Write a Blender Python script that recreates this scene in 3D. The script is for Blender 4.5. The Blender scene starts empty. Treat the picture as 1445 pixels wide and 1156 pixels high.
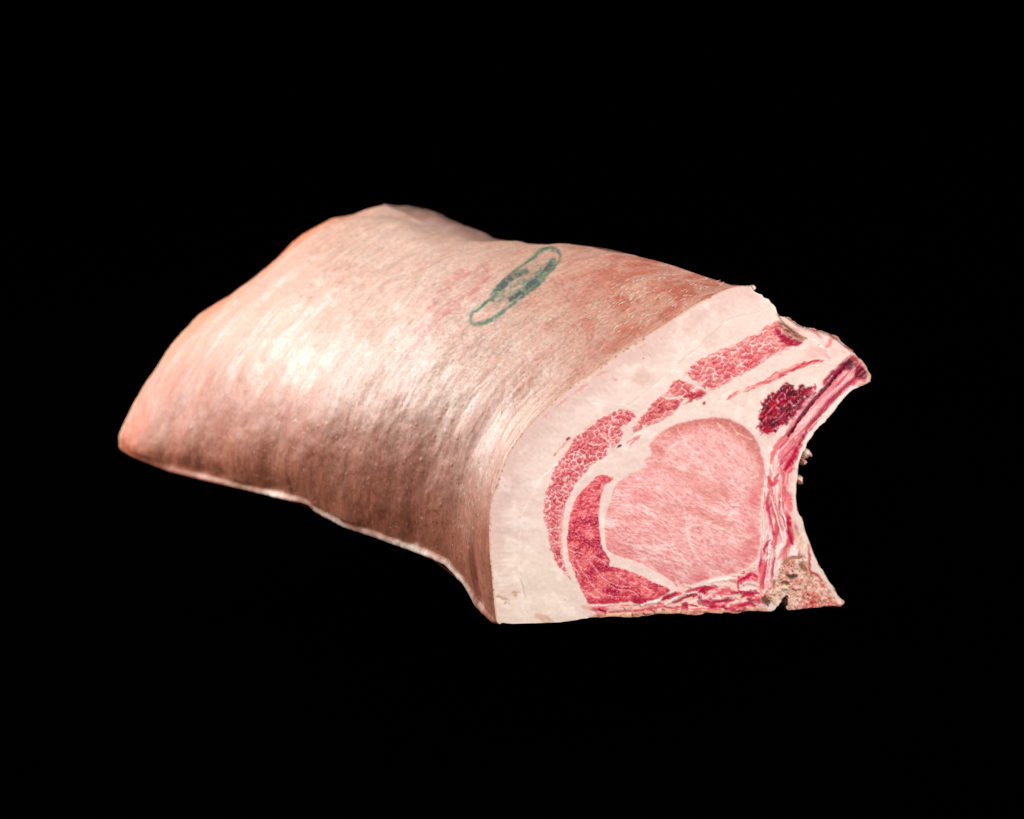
import bpy, math, random
import numpy as np
from mathutils import Matrix, Vector

random.seed(7); rng = np.random.default_rng(7)
S = bpy.context.scene
COL = S.collection

# ------------------------------------------------------------------ camera, world, light, exposure
# Everything is modelled in a "studio frame" (x right, y up, z towards the lens); STUDIO puts that frame
# into the world so that the loin lies on the level black table.
PW, PH = 1445.0, 1156.0
FOC = 85.0 / 36.0 * PW
YAW, EL, ROLL = math.radians(35), math.radians(16), math.radians(7)
up_s = Vector((math.sin(ROLL) * -0.9, math.cos(EL), math.sin(EL))).normalized()
zw = up_s
xw = Vector((1, 0, 0)); xw = (xw - zw * xw.dot(zw)).normalized()
yw = zw.cross(xw)
R = Matrix((xw, yw, zw)).to_4x4()                      # studio -> world rotation
STUDIO = Matrix.Translation((0, -1.3, 0.62)) @ R

cd = bpy.data.cameras.new('camera'); cam = bpy.data.objects.new('camera', cd); COL.objects.link(cam)
cd.lens = 85; cd.sensor_width = 36; cd.clip_start = 0.05; cd.clip_end = 200
cam.matrix_world = STUDIO
S.camera = cam
cd.dof.use_dof = True; cd.dof.focus_distance = 1.40; cd.dof.aperture_fstop = 9.0

w = bpy.data.worlds.new('World'); S.world = w; w.use_nodes = True
w.node_tree.nodes['Background'].inputs['Color'].default_value = (0, 0, 0, 1)
w.node_tree.nodes['Background'].inputs['Strength'].default_value = 0

def softbox(name, pos, target, sx, sy, power, col):
    l = bpy.data.lights.new(name, 'AREA'); l.shape = 'RECTANGLE'; l.size = sx; l.size_y = sy
    l.energy = power; l.color = col
    o = bpy.data.objects.new(name, l); COL.objects.link(o)
    p = Vector(pos); t = Vector(target)
    q = (p - t).normalized().to_track_quat('Z', 'Y').to_matrix().to_4x4()
    o.matrix_world = STUDIO @ Matrix.Translation(p) @ q
CEN = (-0.03, -0.0, -1.5)
softbox('softbox_top', (-1.20, 0.80, -2.02), (-0.04, 0.01, -1.45), 0.95, 0.75, 33, (1, .98, .95))
softbox('softbox_overhead', (0.15, 0.9, -1.1), CEN, 0.6, 0.4, 3.2, (1, .98, .96))
softbox('softbox_face', (0.80, 0.12, -0.66), (0.08, -0.02, -1.4), 0.45, 0.5, 14.5, (1, .98, .96))
softbox('softbox_rim', (-0.95, 0.10, -1.95), (-0.15, 0, -1.6), 0.25, 0.5, 0.9, (1, .93, .85))
softbox('softbox_fill', (-0.45, -0.05, -0.4), CEN, 0.6, 0.6, 2.0, (1, .93, .86))
S.view_settings.view_transform = 'Standard'; S.view_settings.look = 'None'
S.view_settings.exposure = 0; S.view_settings.gamma = 1
S.render.engine = 'CYCLES'

# ------------------------------------------------------------------ frame of the cut face
N = np.array([math.sin(YAW), -math.sin(EL) * math.cos(YAW), math.cos(EL) * math.cos(YAW)])
C0 = np.array([(920 - PW / 2) / FOC * 1.42, (PH / 2 - 650) / FOC * 1.42, -1.42])
UP = np.array([0, math.cos(EL), math.sin(EL)]); RT = np.cross(UP, N); RT /= np.linalg.norm(RT); UP = np.cross(N, RT)
FACE = STUDIO @ Matrix([[RT[i], UP[i], N[i], C0[i]] for i in range(3)] + [[0, 0, 0, 1]])
MM = 0.001
def unp(x, y, off=0.0):
    """point on the plane parallel to the cut face at signed distance off; result in face-frame metres"""
    x = np.asarray(x, float); y = np.asarray(y, float); off = np.asarray(off, float) + 0 * x
    d = np.stack([(x - PW / 2) / FOC, (PH / 2 - y) / FOC, -np.ones_like(x)], -1)
    t = (C0 @ N + off) / (d @ N)
    P = d * t[..., None] - C0
    return np.stack([P @ RT, P @ UP, P @ N], -1)
def proj(L):
    P = C0 + L[..., 0:1] * RT + L[..., 1:2] * UP + L[..., 2:3] * N
    return PW / 2 + FOC * P[..., 0] / -P[..., 2], PH / 2 - FOC * P[..., 1] / -P[..., 2]

# ------------------------------------------------------------------ numpy noise
def _h(ix, iy, s=0):
    ix = ix.astype(np.int64).astype(np.uint64); iy = iy.astype(np.int64).astype(np.uint64)
    h = ix * np.uint64(0x9E3779B185EBCA87) ^ (iy * np.uint64(0xC2B2AE3D27D4EB4F)) ^ np.uint64((s + 11) * 0x165667B19E3779F9 % 2**64)
    h ^= h >> np.uint64(29); h *= np.uint64(0xBF58476D1CE4E5B9); h ^= h >> np.uint64(32); h *= np.uint64(0x94D049BB133111EB); h ^= h >> np.uint64(30)
    return (h >> np.uint64(11)).astype(np.float64) / 2**53
np.seterr(over='ignore')
def vn(x, y, s=0):
    i = np.floor(x); j = np.floor(y); fx = x - i; fy = y - j
    fx = fx * fx * fx * (fx * (fx * 6 - 15) + 10); fy = fy * fy * fy * (fy * (fy * 6 - 15) + 10)
    a = _h(i, j, s); b = _h(i + 1, j, s); c = _h(i, j + 1, s); d = _h(i + 1, j + 1, s)
    return (a + (b - a) * fx) * (1 - fy) + (c + (d - c) * fx) * fy
def fbm(x, y, o=4, s=0, g=.5):
    t = 0; a = 1; n = 0
    for k in range(o):
        t = t + a * vn(x * 2**k + 17.3 * k, y * 2**k - 9.1 * k, s + k * 7); n += a; a *= g
    return t / n                                        # about 0..1, mean .5
def vor(x, y, s=0, jit=.9):
    i = np.floor(x); j = np.floor(y)
    f1 = np.full(x.shape, 9.); f2 = f1.copy(); cx = x * 0; cy = x * 0; cid = x * 0
    for a in (-1, 0, 1):
        for b in (-1, 0, 1):
            u = i + a; v = j + b
            px = u + .5 + (_h(u, v, s) - .5) * jit; py = v + .5 + (_h(u, v, s + 1) - .5) * jit
            d = np.hypot(px - x, py - y); m = d < f1
            f2 = np.where(m, f1, np.minimum(f2, d))
            cx = np.where(m, px, cx); cy = np.where(m, py, cy); cid = np.where(m, _h(u, v, s + 2), cid)
            f1 = np.where(m, d, f1)
    return f1, f2, cid, cx, cy
def ss(a, b, x):
    t = np.clip((x - a) / (b - a), 0, 1); return t * t * (3 - 2 * t)
def lin(c):
    c = np.clip(np.asarray(c, float), 0, 1)
    return np.where(c <= .04045, c / 12.92, ((c + .055) / 1.055) ** 2.4)
def rgb(*c): return np.array(c, float) / 255.
def mix(base, col, a): return base * (1 - a[..., None]) + np.asarray(col) * a[..., None]

def spline(pts, n=12):
    p = np.array(pts, float); q = np.vstack([2 * p[0] - p[1], p, 2 * p[-1] - p[-2]]); out = []
    for i in range(1, len(q) - 2):
        t = np.linspace(0, 1, n, endpoint=False)[:, None]
        a, b, c, d = q[i - 1], q[i], q[i + 1], q[i + 2]
        out.append(.5 * (2 * b + (c - a) * t + (2 * a - 5 * b + 4 * c - d) * t**2 + (3 * b - a - 3 * c + d) * t**3))
    out.append(p[-1:]); return np.vstack(out)
def resample(p, n):
    d = np.r_[0, np.cumsum(np.linalg.norm(np.diff(p, axis=0), axis=1))]; d /= d[-1]
    t = np.linspace(0, 1, n); return np.stack([np.interp(t, d, p[:, k]) for k in range(p.shape[1])], -1)

# ------------------------------------------------------------------ traced outline of the cut face (photo pixels)
SKIN_EDGE = [(705,878),(700.6,873),(697,845.5),(694,811),(691,780),(690,745.5),(692.6,708),(700.5,685),(717.6,640),(741,606),(769,577),(800,550),(840,523),(878,496),(918,471),(959,444),(990,425),(1030,407),(1059,403.5)]
REST = [(1059,403.5),(1065,412),(1078,419),(1088,428),(1097,441),(1099,446),(1112,447.5),(1122,454),(1130,460),(1145,464),(1157,467),(1172,471),(1182,477),(1190,485),(1200,493),(1207,501),(1214,507),(1222,518),(1228,530),(1227,539),(1218,544),(1205,548),(1190,563),(1177,580),(1166,592),(1153,606),(1142,622),(1134,638),(1127,658),(1123.6,677),(1122.5,695),(1124.5,716),(1130,732),(1141,762),(1153,792),(1163,809),(1174,828),(1182,843),(1189.5,847),(1188.5,854),(1172,855),(1145,857),(1113,860),(1111,853),(1112,842),(1108,839.7),(1103,848),(1097,857),(1084,862),(1059,862),(1036,866),(1017,864.6),(997,865),(983,867),(955,866),(934,866.6),(911,869),(888,870.7),(860,871),(838,871.6),(826,873),(811,876),(790,878),(773,879),(740,880),(720,880),(705,878)]

# ------------------------------------------------------------------ loft of the body: sections parallel to the face
LEN = 0.485
KEY = [0, .03, .10, .20, .30, .40, LEN]
CUR = [SKIN_EDGE,
 [(672,842),(666,800),(668,745),(684,668),(721,592),(788,524),(866,461),(952,412),(1018,400)],
 [(585,776),(580,725),(582,655),(606,575),(658,500),(728,438),(805,392),(865,364),(905,364)],
 [(455,724),(446,675),(454,602),(484,530),(534,465),(600,408),(675,364),(738,348),(783,345.5)],
 [(350,689),(342,648),(350,592),(378,526),(424,462),(484,405),(556,360),(620,336),(668,341)],
 [(247,665),(243,632),(258,582),(290,520),(334,456),(388,398),(448,348),(518,312),(588,312)],
 [(166,629),(166,609),(190,561),(214,528),(240,490),(271,451),(293,434),(338,407),(378,376),(406,347),(430,328),(460,313),(491,307),(518,294),(540,288)]]
EXTRA = {3: [(792,350)], 4: [(680,331),(700,336)], 5: [(601,298),(624,304),(655,322)], 6: [(562,291),(600,298),(640,322)]}
NV, NR = 620, 420
keys2 = []
for k, c in zip(KEY, CUR):
    p = np.array(c, float); P = unp(p[:, 0], p[:, 1], -k)[:, :2]
    keys2.append(resample(spline(P, 24), NV))
f0 = resample(np.array([unp(x, y, 0)[:2] for x, y in REST]), NR * 2)
rest2 = []
for i, k in enumerate(KEY):
    T, B = keys2[i][-1], keys2[i][0]; T0, B0 = keys2[0][-1], keys2[0][0]
    if i == 0: rest2.append(resample(np.array([unp(x, y, 0)[:2] for x, y in REST]), NR)); continue
    z = (complex(*(B - T)) / complex(*(B0 - T0))); zf = abs(z) * np.exp(1j * np.angle(z) * .6)
    q = (f0 - T0) @ np.array([1, 0]) + 1j * ((f0 - T0) @ np.array([0, 1])); q = q * z
    A = T + np.stack([q.real, q.imag], -1)
    if i in EXTRA:
        ex = np.array([unp(x, y, -k)[:2] for x, y in EXTRA[i]])
        A = np.vstack([T[None], ex, A[int(len(A) * .2):]])
    else: A = np.vstack([T[None], A[int(len(A) * .05):]])
    A = resample(A, NR)
    for _ in range(30):                                  # away from the cut the sawn notches smooth out
        A[1:-1] = (A[:-2] + 2 * A[1:-1] + A[2:]) / 4
    rest2.append(A)
def cubic(kx, ky, x):
    """natural cubic through key sections"""
    n = len(kx); h = np.diff(kx); Am = np.zeros((n, n)); rhs = np.zeros((n,) + ky.shape[1:])
    Am[0, 0] = Am[-1, -1] = 1
    for i in range(1, n - 1):
        Am[i, i - 1] = h[i - 1]; Am[i, i] = 2 * (h[i - 1] + h[i]); Am[i, i + 1] = h[i]
        rhs[i] = 6 * ((ky[i + 1] - ky[i]) / h[i] - (ky[i] - ky[i - 1]) / h[i - 1])
    M = np.linalg.solve(Am, rhs.reshape(n, -1)).reshape(rhs.shape)
    out = []
    for v in x:
        i = min(max(np.searchsorted(kx, v) - 1, 0), n - 2); a = kx[i + 1] - v; b = v - kx[i]; H = h[i]
        out.append(M[i] * a**3 / (6 * H) + M[i + 1] * b**3 / (6 * H) + (ky[i] / H - M[i] * H / 6) * a + (ky[i + 1] / H - M[i + 1] * H / 6) * b)
    return np.array(out)
NS = 560
tt = np.linspace(0, 1, NS); sv = LEN * (0.55 * tt + 0.45 * tt**1.6)
KX = np.array(KEY)
skin = cubic(KX, np.array(keys2), sv)                    # NS x NV x 2
sr = LEN * np.linspace(0, 1, 160) ** 1.3
BOT = np.array([(164,628),(185,641),(238,662),(299,676.5),(363,691),(398,700),(428,706),(438,709),(446,718),(487,740),(538,757),(573,770),(613,785.5),(630,794),(655.5,820),(675.5,854),(698,874),(705,878)])
TOP = np.array([(540,288),(570,300),(590,311),(640,332),(668,341),(695,343),(725,343),(760,345),(775,345.5),(806,345),(833,348.4),(858,354),(895,361),(925,368),(950,375),(990,389),(1033,403),(1059,403.5)])
tv_ = np.linspace(0, 1, NV)
for i in range(NS):
    for end, C_b, wt_ in ((0, BOT, (1 - tv_) ** 5), (-1, TOP, tv_ ** 6)):
        c3 = np.array([*skin[i, end], -sv[i]]); X_, Y_ = proj(c3[None]); tgt = np.interp(X_[0], C_b[:, 0], C_b[:, 1]) + (0.0 if end else 3.0)
        d_ = unp(X_[0], tgt, -sv[i])[:2] - skin[i, end]
        skin[i] += wt_[:, None] * d_
rest = cubic(KX, np.array(rest2), sr)

# ------------------------------------------------------------------ object helpers
def link(o, parent=None):
    COL.objects.link(o)
    if parent: o.parent = parent; o.matrix_parent_inverse = Matrix()
    return o
root = bpy.data.objects.new('pork_loin', None); COL.objects.link(root)
root.matrix_world = FACE
root['label'] = 'raw bone-in pork loin with pale bristly rind, green ink stamp and marbled pink cut face'
root['category'] = 'meat'
def mesh_obj(name, V, Fq, mat, attrs=None, uv=None, label=None, stuff=False, parent=root):
    me = bpy.data.meshes.new(name)
    V = np.ascontiguousarray(V, np.float32); Fq = np.ascontiguousarray(Fq, np.int32)
    me.vertices.add(len(V)); me.vertices.foreach_set('co', V.ravel())
    nf, k = Fq.shape
    me.loops.add(nf * k); me.loops.foreach_set('vertex_index', Fq.ravel())
    me.polygons.add(nf); me.polygons.foreach_set('loop_start', np.arange(0, nf * k, k, dtype=np.int32))
    me.update(calc_edges=True); me.validate()
    me.polygons.foreach_set('use_smooth', np.ones(len(me.polygons), bool))
    for n, a in (attrs or {}).items():
        a = np.asarray(a, np.float32)
        if a.ndim == 2:
            at = me.color_attributes.new(n, 'FLOAT_COLOR', 'POINT')
            at.data.foreach_set('color', np.c_[a, np.ones(len(a))].astype(np.float32).ravel())
        else:
            at = me.attributes.new(n, 'FLOAT', 'POINT'); at.data.foreach_set('value', a)
    me.materials.append(mat)
    o = bpy.data.objects.new(name, me); link(o, parent)
    if label: o['label'] = label
    if stuff: o['kind'] = 'stuff'
    return o
def gridfaces(a, b, flip=False):
    i = np.arange(a * b).reshape(a, b)
    q = np.stack([i[:-1, :-1], i[1:, :-1], i[1:, 1:], i[:-1, 1:]], -1).reshape(-1, 4)
    return q[:, ::-1] if flip else q

# ------------------------------------------------------------------ materials
def nt(name):
    m = bpy.data.materials.new(name); m.use_nodes = True; t = m.node_tree; t.nodes.clear()
    return m, t
def nd(t, typ, **kw):
    n = t.nodes.new(typ)
    for k, v in kw.items():
        if k.startswith('i_'):
            key = k[2:]; key = int(key) if key.isdigit() else key.replace('_', ' ')
            n.inputs[key].default_value = v
        else: setattr(n, k, v)
    return n
def flesh_mat(name, scale, stretch, bump, rough, coat=0.0, var=.12, sss=0.0, spec=.5, bdist=.0004, srad=(1, .35, .2), sscale=.003):
    """vertex pigment x procedural grain; grain stretched by 'stretch' in the object's own frame"""
    m, t = nt(name)
    out = nd(t, 'ShaderNodeOutputMaterial'); b = nd(t, 'ShaderNodeBsdfPrincipled')
    t.links.new(b.outputs[0], out.inputs[0])
    at = nd(t, 'ShaderNodeAttribute', attribute_name='pigment'); wt = nd(t, 'ShaderNodeAttribute', attribute_name='wet')
    tc = nd(t, 'ShaderNodeTexCoord'); mp = nd(t, 'ShaderNodeMapping'); mp.inputs['Scale'].default_value = stretch
    t.links.new(tc.outputs['Object'], mp.inputs[0])
    n1 = nd(t, 'ShaderNodeTexNoise', i_Scale=scale, i_Detail=6.0, i_Roughness=.65)
    t.links.new(mp.outputs[0], n1.inputs['Vector'])
    mr = nd(t, 'ShaderNodeMapRange', i_1=.3, i_2=.7, i_3=1 - var, i_4=1 + var); t.links.new(n1.outputs[0], mr.inputs[0])
    mu = nd(t, 'ShaderNodeVectorMath', operation='MULTIPLY'); t.links.new(at.outputs['Color'], mu.inputs[0]); t.links.new(mr.outputs[0], mu.inputs[1])
    t.links.new(mu.outputs[0], b.inputs['Base Color'])
    n2 = nd(t, 'ShaderNodeTexNoise', i_Scale=scale * 1.9, i_Detail=5.0, i_Roughness=.7); t.links.new(mp.outputs[0], n2.inputs['Vector'])
    bp = nd(t, 'ShaderNodeBump', i_Strength=bump, i_Distance=bdist); t.links.new(n2.outputs[0], bp.inputs['Height']); t.links.new(bp.outputs[0], b.inputs['Normal'])
    rm = nd(t, 'ShaderNodeMapRange', i_1=0.0, i_2=1.0, i_3=rough, i_4=.16); t.links.new(wt.outputs['Fac'], rm.inputs[0]); t.links.new(rm.outputs[0], b.inputs['Roughness'])
    b.inputs['Specular IOR Level'].default_value = spec
    b.inputs['Coat Weight'].default_value = coat; b.inputs['Coat Roughness'].default_value = .2
    if sss:
        b.inputs['Subsurface Weight'].default_value = sss; b.inputs['Subsurface Radius'].default_value = srad; b.inputs['Subsurface Scale'].default_value = sscale
    return m
M_rind = flesh_mat('rind', 420, (1, 1, 1), .4, .54, var=.08, sss=.2, spec=.5, bdist=.0003)
M_fat = flesh_mat('fat', 300, (1, 1, 1), .25, .42, var=.03, bdist=.0003)
M_mus = flesh_mat('muscle', 700, (1, 1, 1), .5, .36, var=.07, spec=.42, bdist=.0005)
M_bone = flesh_mat('bone', 900, (1, 1, 1), .8, .5, var=.16, bdist=.0006)
M_side = flesh_mat('membrane', 250, (1, 1, 1), .5, .4, var=.12, bdist=.0006)
m, t = nt('table_black'); o_ = nd(t, 'ShaderNodeOutputMaterial'); b_ = nd(t, 'ShaderNodeBsdfPrincipled'); t.links.new(b_.outputs[0], o_.inputs[0])
nz = nd(t, 'ShaderNodeTexNoise', i_Scale=400.0); cr = nd(t, 'ShaderNodeMapRange', i_3=0.0, i_4=.0002); t.links.new(nz.outputs[0], cr.inputs[0]); t.links.new(cr.outputs[0], b_.inputs['Base Color'])
b_.inputs['Roughness'].default_value = 1; b_.inputs['Specular IOR Level'].default_value = 0; M_tab = m

# ------------------------------------------------------------------ the cut face: relief + pigment fields
X0, X1, Y0, Y1 = 684, 1236, 398, 886
xs = np.arange(X0, X1 + 1.); ys = np.arange(Y0, Y1 + 1.)
X, Y = np.meshgrid(xs, ys)
WX = X + (fbm(X / 5, Y / 5, 2, 3) - .5) * 4.5; WY = Y + (fbm(X / 5, Y / 5, 2, 4) - .5) * 4.5
def segdist(px, py, P, closed):
    P = np.array(P, float); Q = np.roll(P, -1, 0) if closed else P[1:]; A = P if closed else P[:-1]
    best = np.full(px.shape, 1e9); tb = np.zeros(px.shape); ins = np.zeros(px.shape, bool)
    for k, (a, b) in enumerate(zip(A, Q)):
        d = b - a; L = d @ d + 1e-9
        t_ = np.clip(((px - a[0]) * d[0] + (py - a[1]) * d[1]) / L, 0, 1)
        e = (px - a[0] - t_ * d[0])**2 + (py - a[1] - t_ * d[1])**2
        m_ = e < best; best = np.where(m_, e, best); tb = np.where(m_, (k + t_) / len(A), tb)
        if closed and a[1] != b[1]:
            c = (a[1] > py) != (b[1] > py); ins ^= c & (px < (b[0] - a[0]) * (py - a[1]) / (b[1] - a[1]) + a[0])
    best = np.sqrt(best)
    return (np.where(ins, best, -best) if closed else best), tb
def box(P, m=14):
    P = np.array(P, float)
    a = max(int(P[:, 0].min() - m - X0), 0); b = min(int(P[:, 0].max() + m - X0) + 1, X.shape[1])
    c = max(int(P[:, 1].min() - m - Y0), 0); d = min(int(P[:, 1].max() + m - Y0) + 1, X.shape[0])
    return slice(c, d), slice(a, b)
def sdf(P, warp=1.0, sm=True):
    """signed distance inside a traced outline (positive inside), edge roughened"""
    P = np.array(P, float)
    if sm: P = spline(np.vstack([P, P[:1]]), 4)[:-1]
    out = np.full(X.shape, -99.); sl = box(P, 30)
    d, _ = segdist((X + (WX - X) * warp)[sl], (Y + (WY - Y) * warp)[sl], P, True); out[sl] = d
    return out
sk_px, sk_py = proj(np.c_[skin[0], np.zeros(NV)])
OUT = np.vstack([np.c_[sk_px, sk_py][::6], spline(REST, 4)[1:-1]])
# ragged edge on everything that is not rind
k0 = len(np.c_[sk_px, sk_py][::6])
tq = np.arange(len(OUT) - k0); rg = np.stack([fbm(tq * .55, tq * 0 + 3, 3, 50) - .5, fbm(tq * .55, tq * 0 + 8, 3, 51) - .5], -1) * 4.2
rg[:4] *= .2; rg[-4:] *= .2
rr = np.where((np.arange(len(tq)) / len(tq) > .93)[:, None], .35, 1.0); OUT[k0:] += rg * rr
D_out, _ = segdist(X, Y, OUT, True)
D_skin, T_skin = segdist(X, Y, np.c_[sk_px, sk_py][::8], False)

A_ = [(897,586),(893,580),(884,578.5),(871,578.5),(862,583),(846,591),(838.6,597),(825.6,605),(812.7,617),(805,628.8),(796,640),(787,653),(781,664),(777,674),(778,681),(772,686),(771,694),(768,708),(767,720),(767,731),(771,746),(774,762),(776,772),(781,789),(792,804),(806,818),(801.6,804),(796,793),(792.6,779),(791,756),(792.6,736),(797,715),(805,700),(812,684),(824,669),(838,654),(857,646),(857,634),(864,631),(872,626),(879,618),(879,610),(878,604),(885,598),(894,593)]
B_ = [(866,674),(854,670),(844,671),(836,678),(824,689),(815,700),(810,710),(804,728),(801,746),(800,766),(801,782),(806,798),(812,812),(819,830),(827,846),(831,853),(855,853),(888,850),(904,853),(929,845),(942,837),(944,830),(926,823),(904,812),(885,805),(868,800),(860,798),(861,789),(853,779),(848,767),(847,752),(845,734),(847,711),(850,695),(854,685),(862,680)]
C_ = [(914,630),(929,612),(947,601),(971,594),(999,589),(1022,589),(1041,596),(1059,608.5),(1069,624),(1076,642),(1080.6,663),(1079,680),(1075,710),(1074,743),(1074,764),(1070,787),(1060,799),(1041,810),(1013,815),(990,822),(971,829),(954,832),(950,825),(938,815),(915,803),(894,792),(870,785),(857,776),(853,752),(854,729),(861,708),(868,686),(886,671),(910,659),(907,650),(917,644),(917,634)]
D_ = [(889.6,606),(892,614),(901,609),(918,600),(936,592.6),(950.6,584),(959,574),(971,568),(983,565),(995,559),(997,553),(986,551),(981.5,544),(968,538),(957,535),(948,541),(945,549),(933,557),(921,567),(914,579),(905,588),(898,597)]
E_ = [(964,527),(971,533),(983,539),(992,547),(1002,551.5),(1021,544),(1035,535),(1049,528),(1062,520),(1077,511),(1090,502),(1097,502),(1105,496),(1116,490),(1128,486),(1138,480),(1134,474),(1122,467),(1110,459),(1099,452),(1088,455),(1073,464),(1070,471),(1054,475),(1036,485),(1015,494),(1000,501.5),(988,507),(975,514),(972,521)]
F_ = [(1024,566),(1029,558),(1041,550),(1043,553),(1034,562)]
G_ = [(1047,552.5),(1056,545),(1077,537),(1091,526),(1110,519),(1125,513),(1143,508.5),(1166,508),(1144,514.5),(1131,520),(1119,524),(1102,534),(1088,540),(1069,546),(1055,553)]
H_ = [(1072,592),(1073.5,580),(1080,562),(1092,555),(1103,546),(1116,543),(1124,551),(1131,544),(1136,549),(1152,545),(1149,556),(1140,571),(1125,584),(1116,596),(1104,599),(1094,608),(1086,612),(1077,612),(1072,604)]
J_ = [(1098,802),(1110,791),(1131,783),(1140,792),(1143,806),(1156,812),(1166,822),(1174,838),(1180,849),(1181,858),(1105,864),(1104,850),(1092,842),(1082,858),(1068,852),(1080,836),(1094,822)]
K_ = [(829,853),(860,853),(905,853),(932,846),(945,837),(970,828),(1010,825),(1035,812),(1052,804),(1068,802),(1074,845),(1086,866),(1036,870),(955,871),(838,875)]
I_ = [(1195,502),(1207,503),(1216,511),(1224,524),(1222,540),(1205,545),(1188,560),(1175,577),(1150,603),(1138,622),(1126,652),(1116,668),(1106,666),(1098,646),(1102,622),(1112,606),(1124,590),(1140,572),(1152,556),(1168,538),(1180,522)]
L_ = [(1083,625),(1098,640),(1106,622),(1112,606),(1118,640),(1122,660),(1117,680),(1118,710),(1122,735),(1134,765),(1142,788),(1128,786),(1108,792),(1096,805),(1094,824),(1080,838),(1072,848),(1068,806),(1073,790),(1077,745),(1078,710),(1084,670)]
sd = {k: sdf(p, wv) for k, p, wv in (('A', A_, .9), ('B', B_, .6), ('C', C_, .5), ('D', D_, .8), ('E', E_, .9), ('F', F_, .5), ('G', G_, .7), ('H', H_, 1.4), ('J', J_, 1), ('K', K_, 1), ('I', I_, .5), ('L', L_, .8))}

P = np.zeros(X.shape + (3,)); H = np.zeros(X.shape); WET = .22 + .5 * (fbm(X / 24, Y / 24, 3, 20) - .5)
def stroke(pts, wd, col, a=1., soft=1.2, dh=0., wet=None, warp=.6, taper=True, sm=True):
    global P, H, WET
    p = spline(pts, 6) if sm and len(pts) > 2 else np.array(pts, float)
    sl = box(p, wd + soft + 4)
    d, tb = segdist((X + (WX - X) * warp)[sl], (Y + (WY - Y) * warp)[sl], p, False)
    ww = wd * (np.sqrt(np.clip(np.sin(np.pi * np.clip(tb, .02, .98)), 0, 1)) * .85 + .15 if taper else 1)
    m_ = a * ss(ww + soft, np.maximum(ww - soft, 0) - .01, d)
    if col is not None: P[sl] = mix(P[sl], col, m_)
    H[sl] += dh * m_
    if wet is not None: WET[sl] = WET[sl] * (1 - m_) + wet * m_
def blob(x, y, rx, ry, ang, col, a=1., soft=.5, dh=0.):
    global P, H
    c, s_ = math.cos(math.radians(ang)), math.sin(math.radians(ang))
    sl = box([(x - max(rx, ry) * 1.6, y - max(rx, ry) * 1.6), (x + max(rx, ry) * 1.6, y + max(rx, ry) * 1.6)], 3)
    u = ((WX[sl] - x) * c - (WY[sl] - y) * s_) / rx; v = ((WX[sl] - x) * s_ + (WY[sl] - y) * c) / ry
    r = np.hypot(u, v); m_ = a * ss(1 + soft, 1 - soft, r)
    P[sl] = mix(P[sl], col, m_); H[sl] += dh * m_
def rot(a):
    c, s_ = math.cos(math.radians(a)), math.sin(math.radians(a)); return X * c - Y * s_, X * s_ + Y * c   # a: counterclockwise in the picture

# --- fat
cl = fbm(X / 60, Y / 60, 4, 21); fn = fbm(X / 3, Y / 3, 3, 22)
P[:] = rgb(233, 212, 202)
P = mix(P, rgb(224, 192, 184), ss(50, 6, D_skin) * (.35 + .3 * ss(.4, .65, cl)))
P = mix(P, rgb(216, 184, 176), ss(34, 14, D_skin + (fbm(X / 24, Y / 24, 3, 29) - .5) * 22) * .5)
P = mix(P, rgb(236, 220, 203), ss(720, 850, Y) * ss(850, 760, X) * .8)
P = mix(P, rgb(220, 190, 180), ss(.52, .75, fbm(X / 26, Y / 26, 4, 27)) * .12)
P = mix(P, rgb(246, 232, 222), ss(.58, .75, fbm(X / 18, Y / 18, 4, 23)) * .5)
rad = fbm(T_skin * 260, D_skin / 14, 3, 24)
P = mix(P, rgb(214, 184, 174), ss(.5, .72, rad) * ss(60, 5, D_skin) * .40)
P = P * (1 + (fn - .5) * .07)[..., None]
H += (fbm(X / 14, Y / 14, 4, 25) - .5) * 1.6 + (fbm(X / 70, Y / 70, 2, 28) - .5) * 5 + (rad - .5) * .7 * ss(40, 5, D_skin)
lay = 40 + 26 * ss(.1, .5, T_skin) * ss(1., .6, T_skin)
ll = np.abs(D_skin - lay - (fbm(X / 30, Y / 30, 2, 26) - .5) * 6)
P = mix(P, rgb(247, 232, 221), ss(2.2, .3, ll) * .35 * ss(.62, .45, T_skin)); P = mix(P, rgb(205, 165, 152), ss(2, .3, ll) * .3 * ss(.72, .8, T_skin) * ss(.95, .86, T_skin)); H -= ss(2, 0, ll) * .4
for c_, aa in (((903, 530), .5), ((911, 536), .4), ((1003, 481), .35), ((720, 835), .25)): blob(*c_, 12, 9, 30, rgb(205, 172, 160), aa, .8)
for (x, y, l, g) in ((790, 571, 9, 35), (797, 565, 7, 35), (815, 552, 8, 33), (823, 546, 9, 25), (849, 527, 10, 22), (907, 489, 6, 20), (772, 585, 6, 40)):
    blob(x, y, l, 1.4, g, rgb(222, 140, 132), .55, .6)
stroke([(784,642.5),(788,636),(794,629),(800,623),(805,618)], 1.1, rgb(214,130,120), .6, 1)
stroke([(799,621),(803,617.5)], 1.6, rgb(140,30,40), .9, .8, -.4); stroke([(781,643),(785,641)], 1.2, rgb(190,80,80), .8, .8)
stroke([(700,560),(770,560)], .1, rgb(240,225,215), 0)
stroke([(808,560),(850,566),(905,580)], .9, rgb(244,228,218), .45, 1, .4)
for q in ([(703,842),(709,845),(716,846)], [(722,835),(729,838),(727,843)], [(712,852),(716,851)]): stroke(q, .6, rgb(182,124,92), .55, 2.6, -.3, warp=1.6)
stroke([(758,868),(768,873),(776,876)], 2.6, rgb(184,134,104), .45, 5, warp=1.8); 
stroke([(733,816),(738,828),(741,845)], .9, rgb(210,175,165), .6, 1, -.8)
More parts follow.
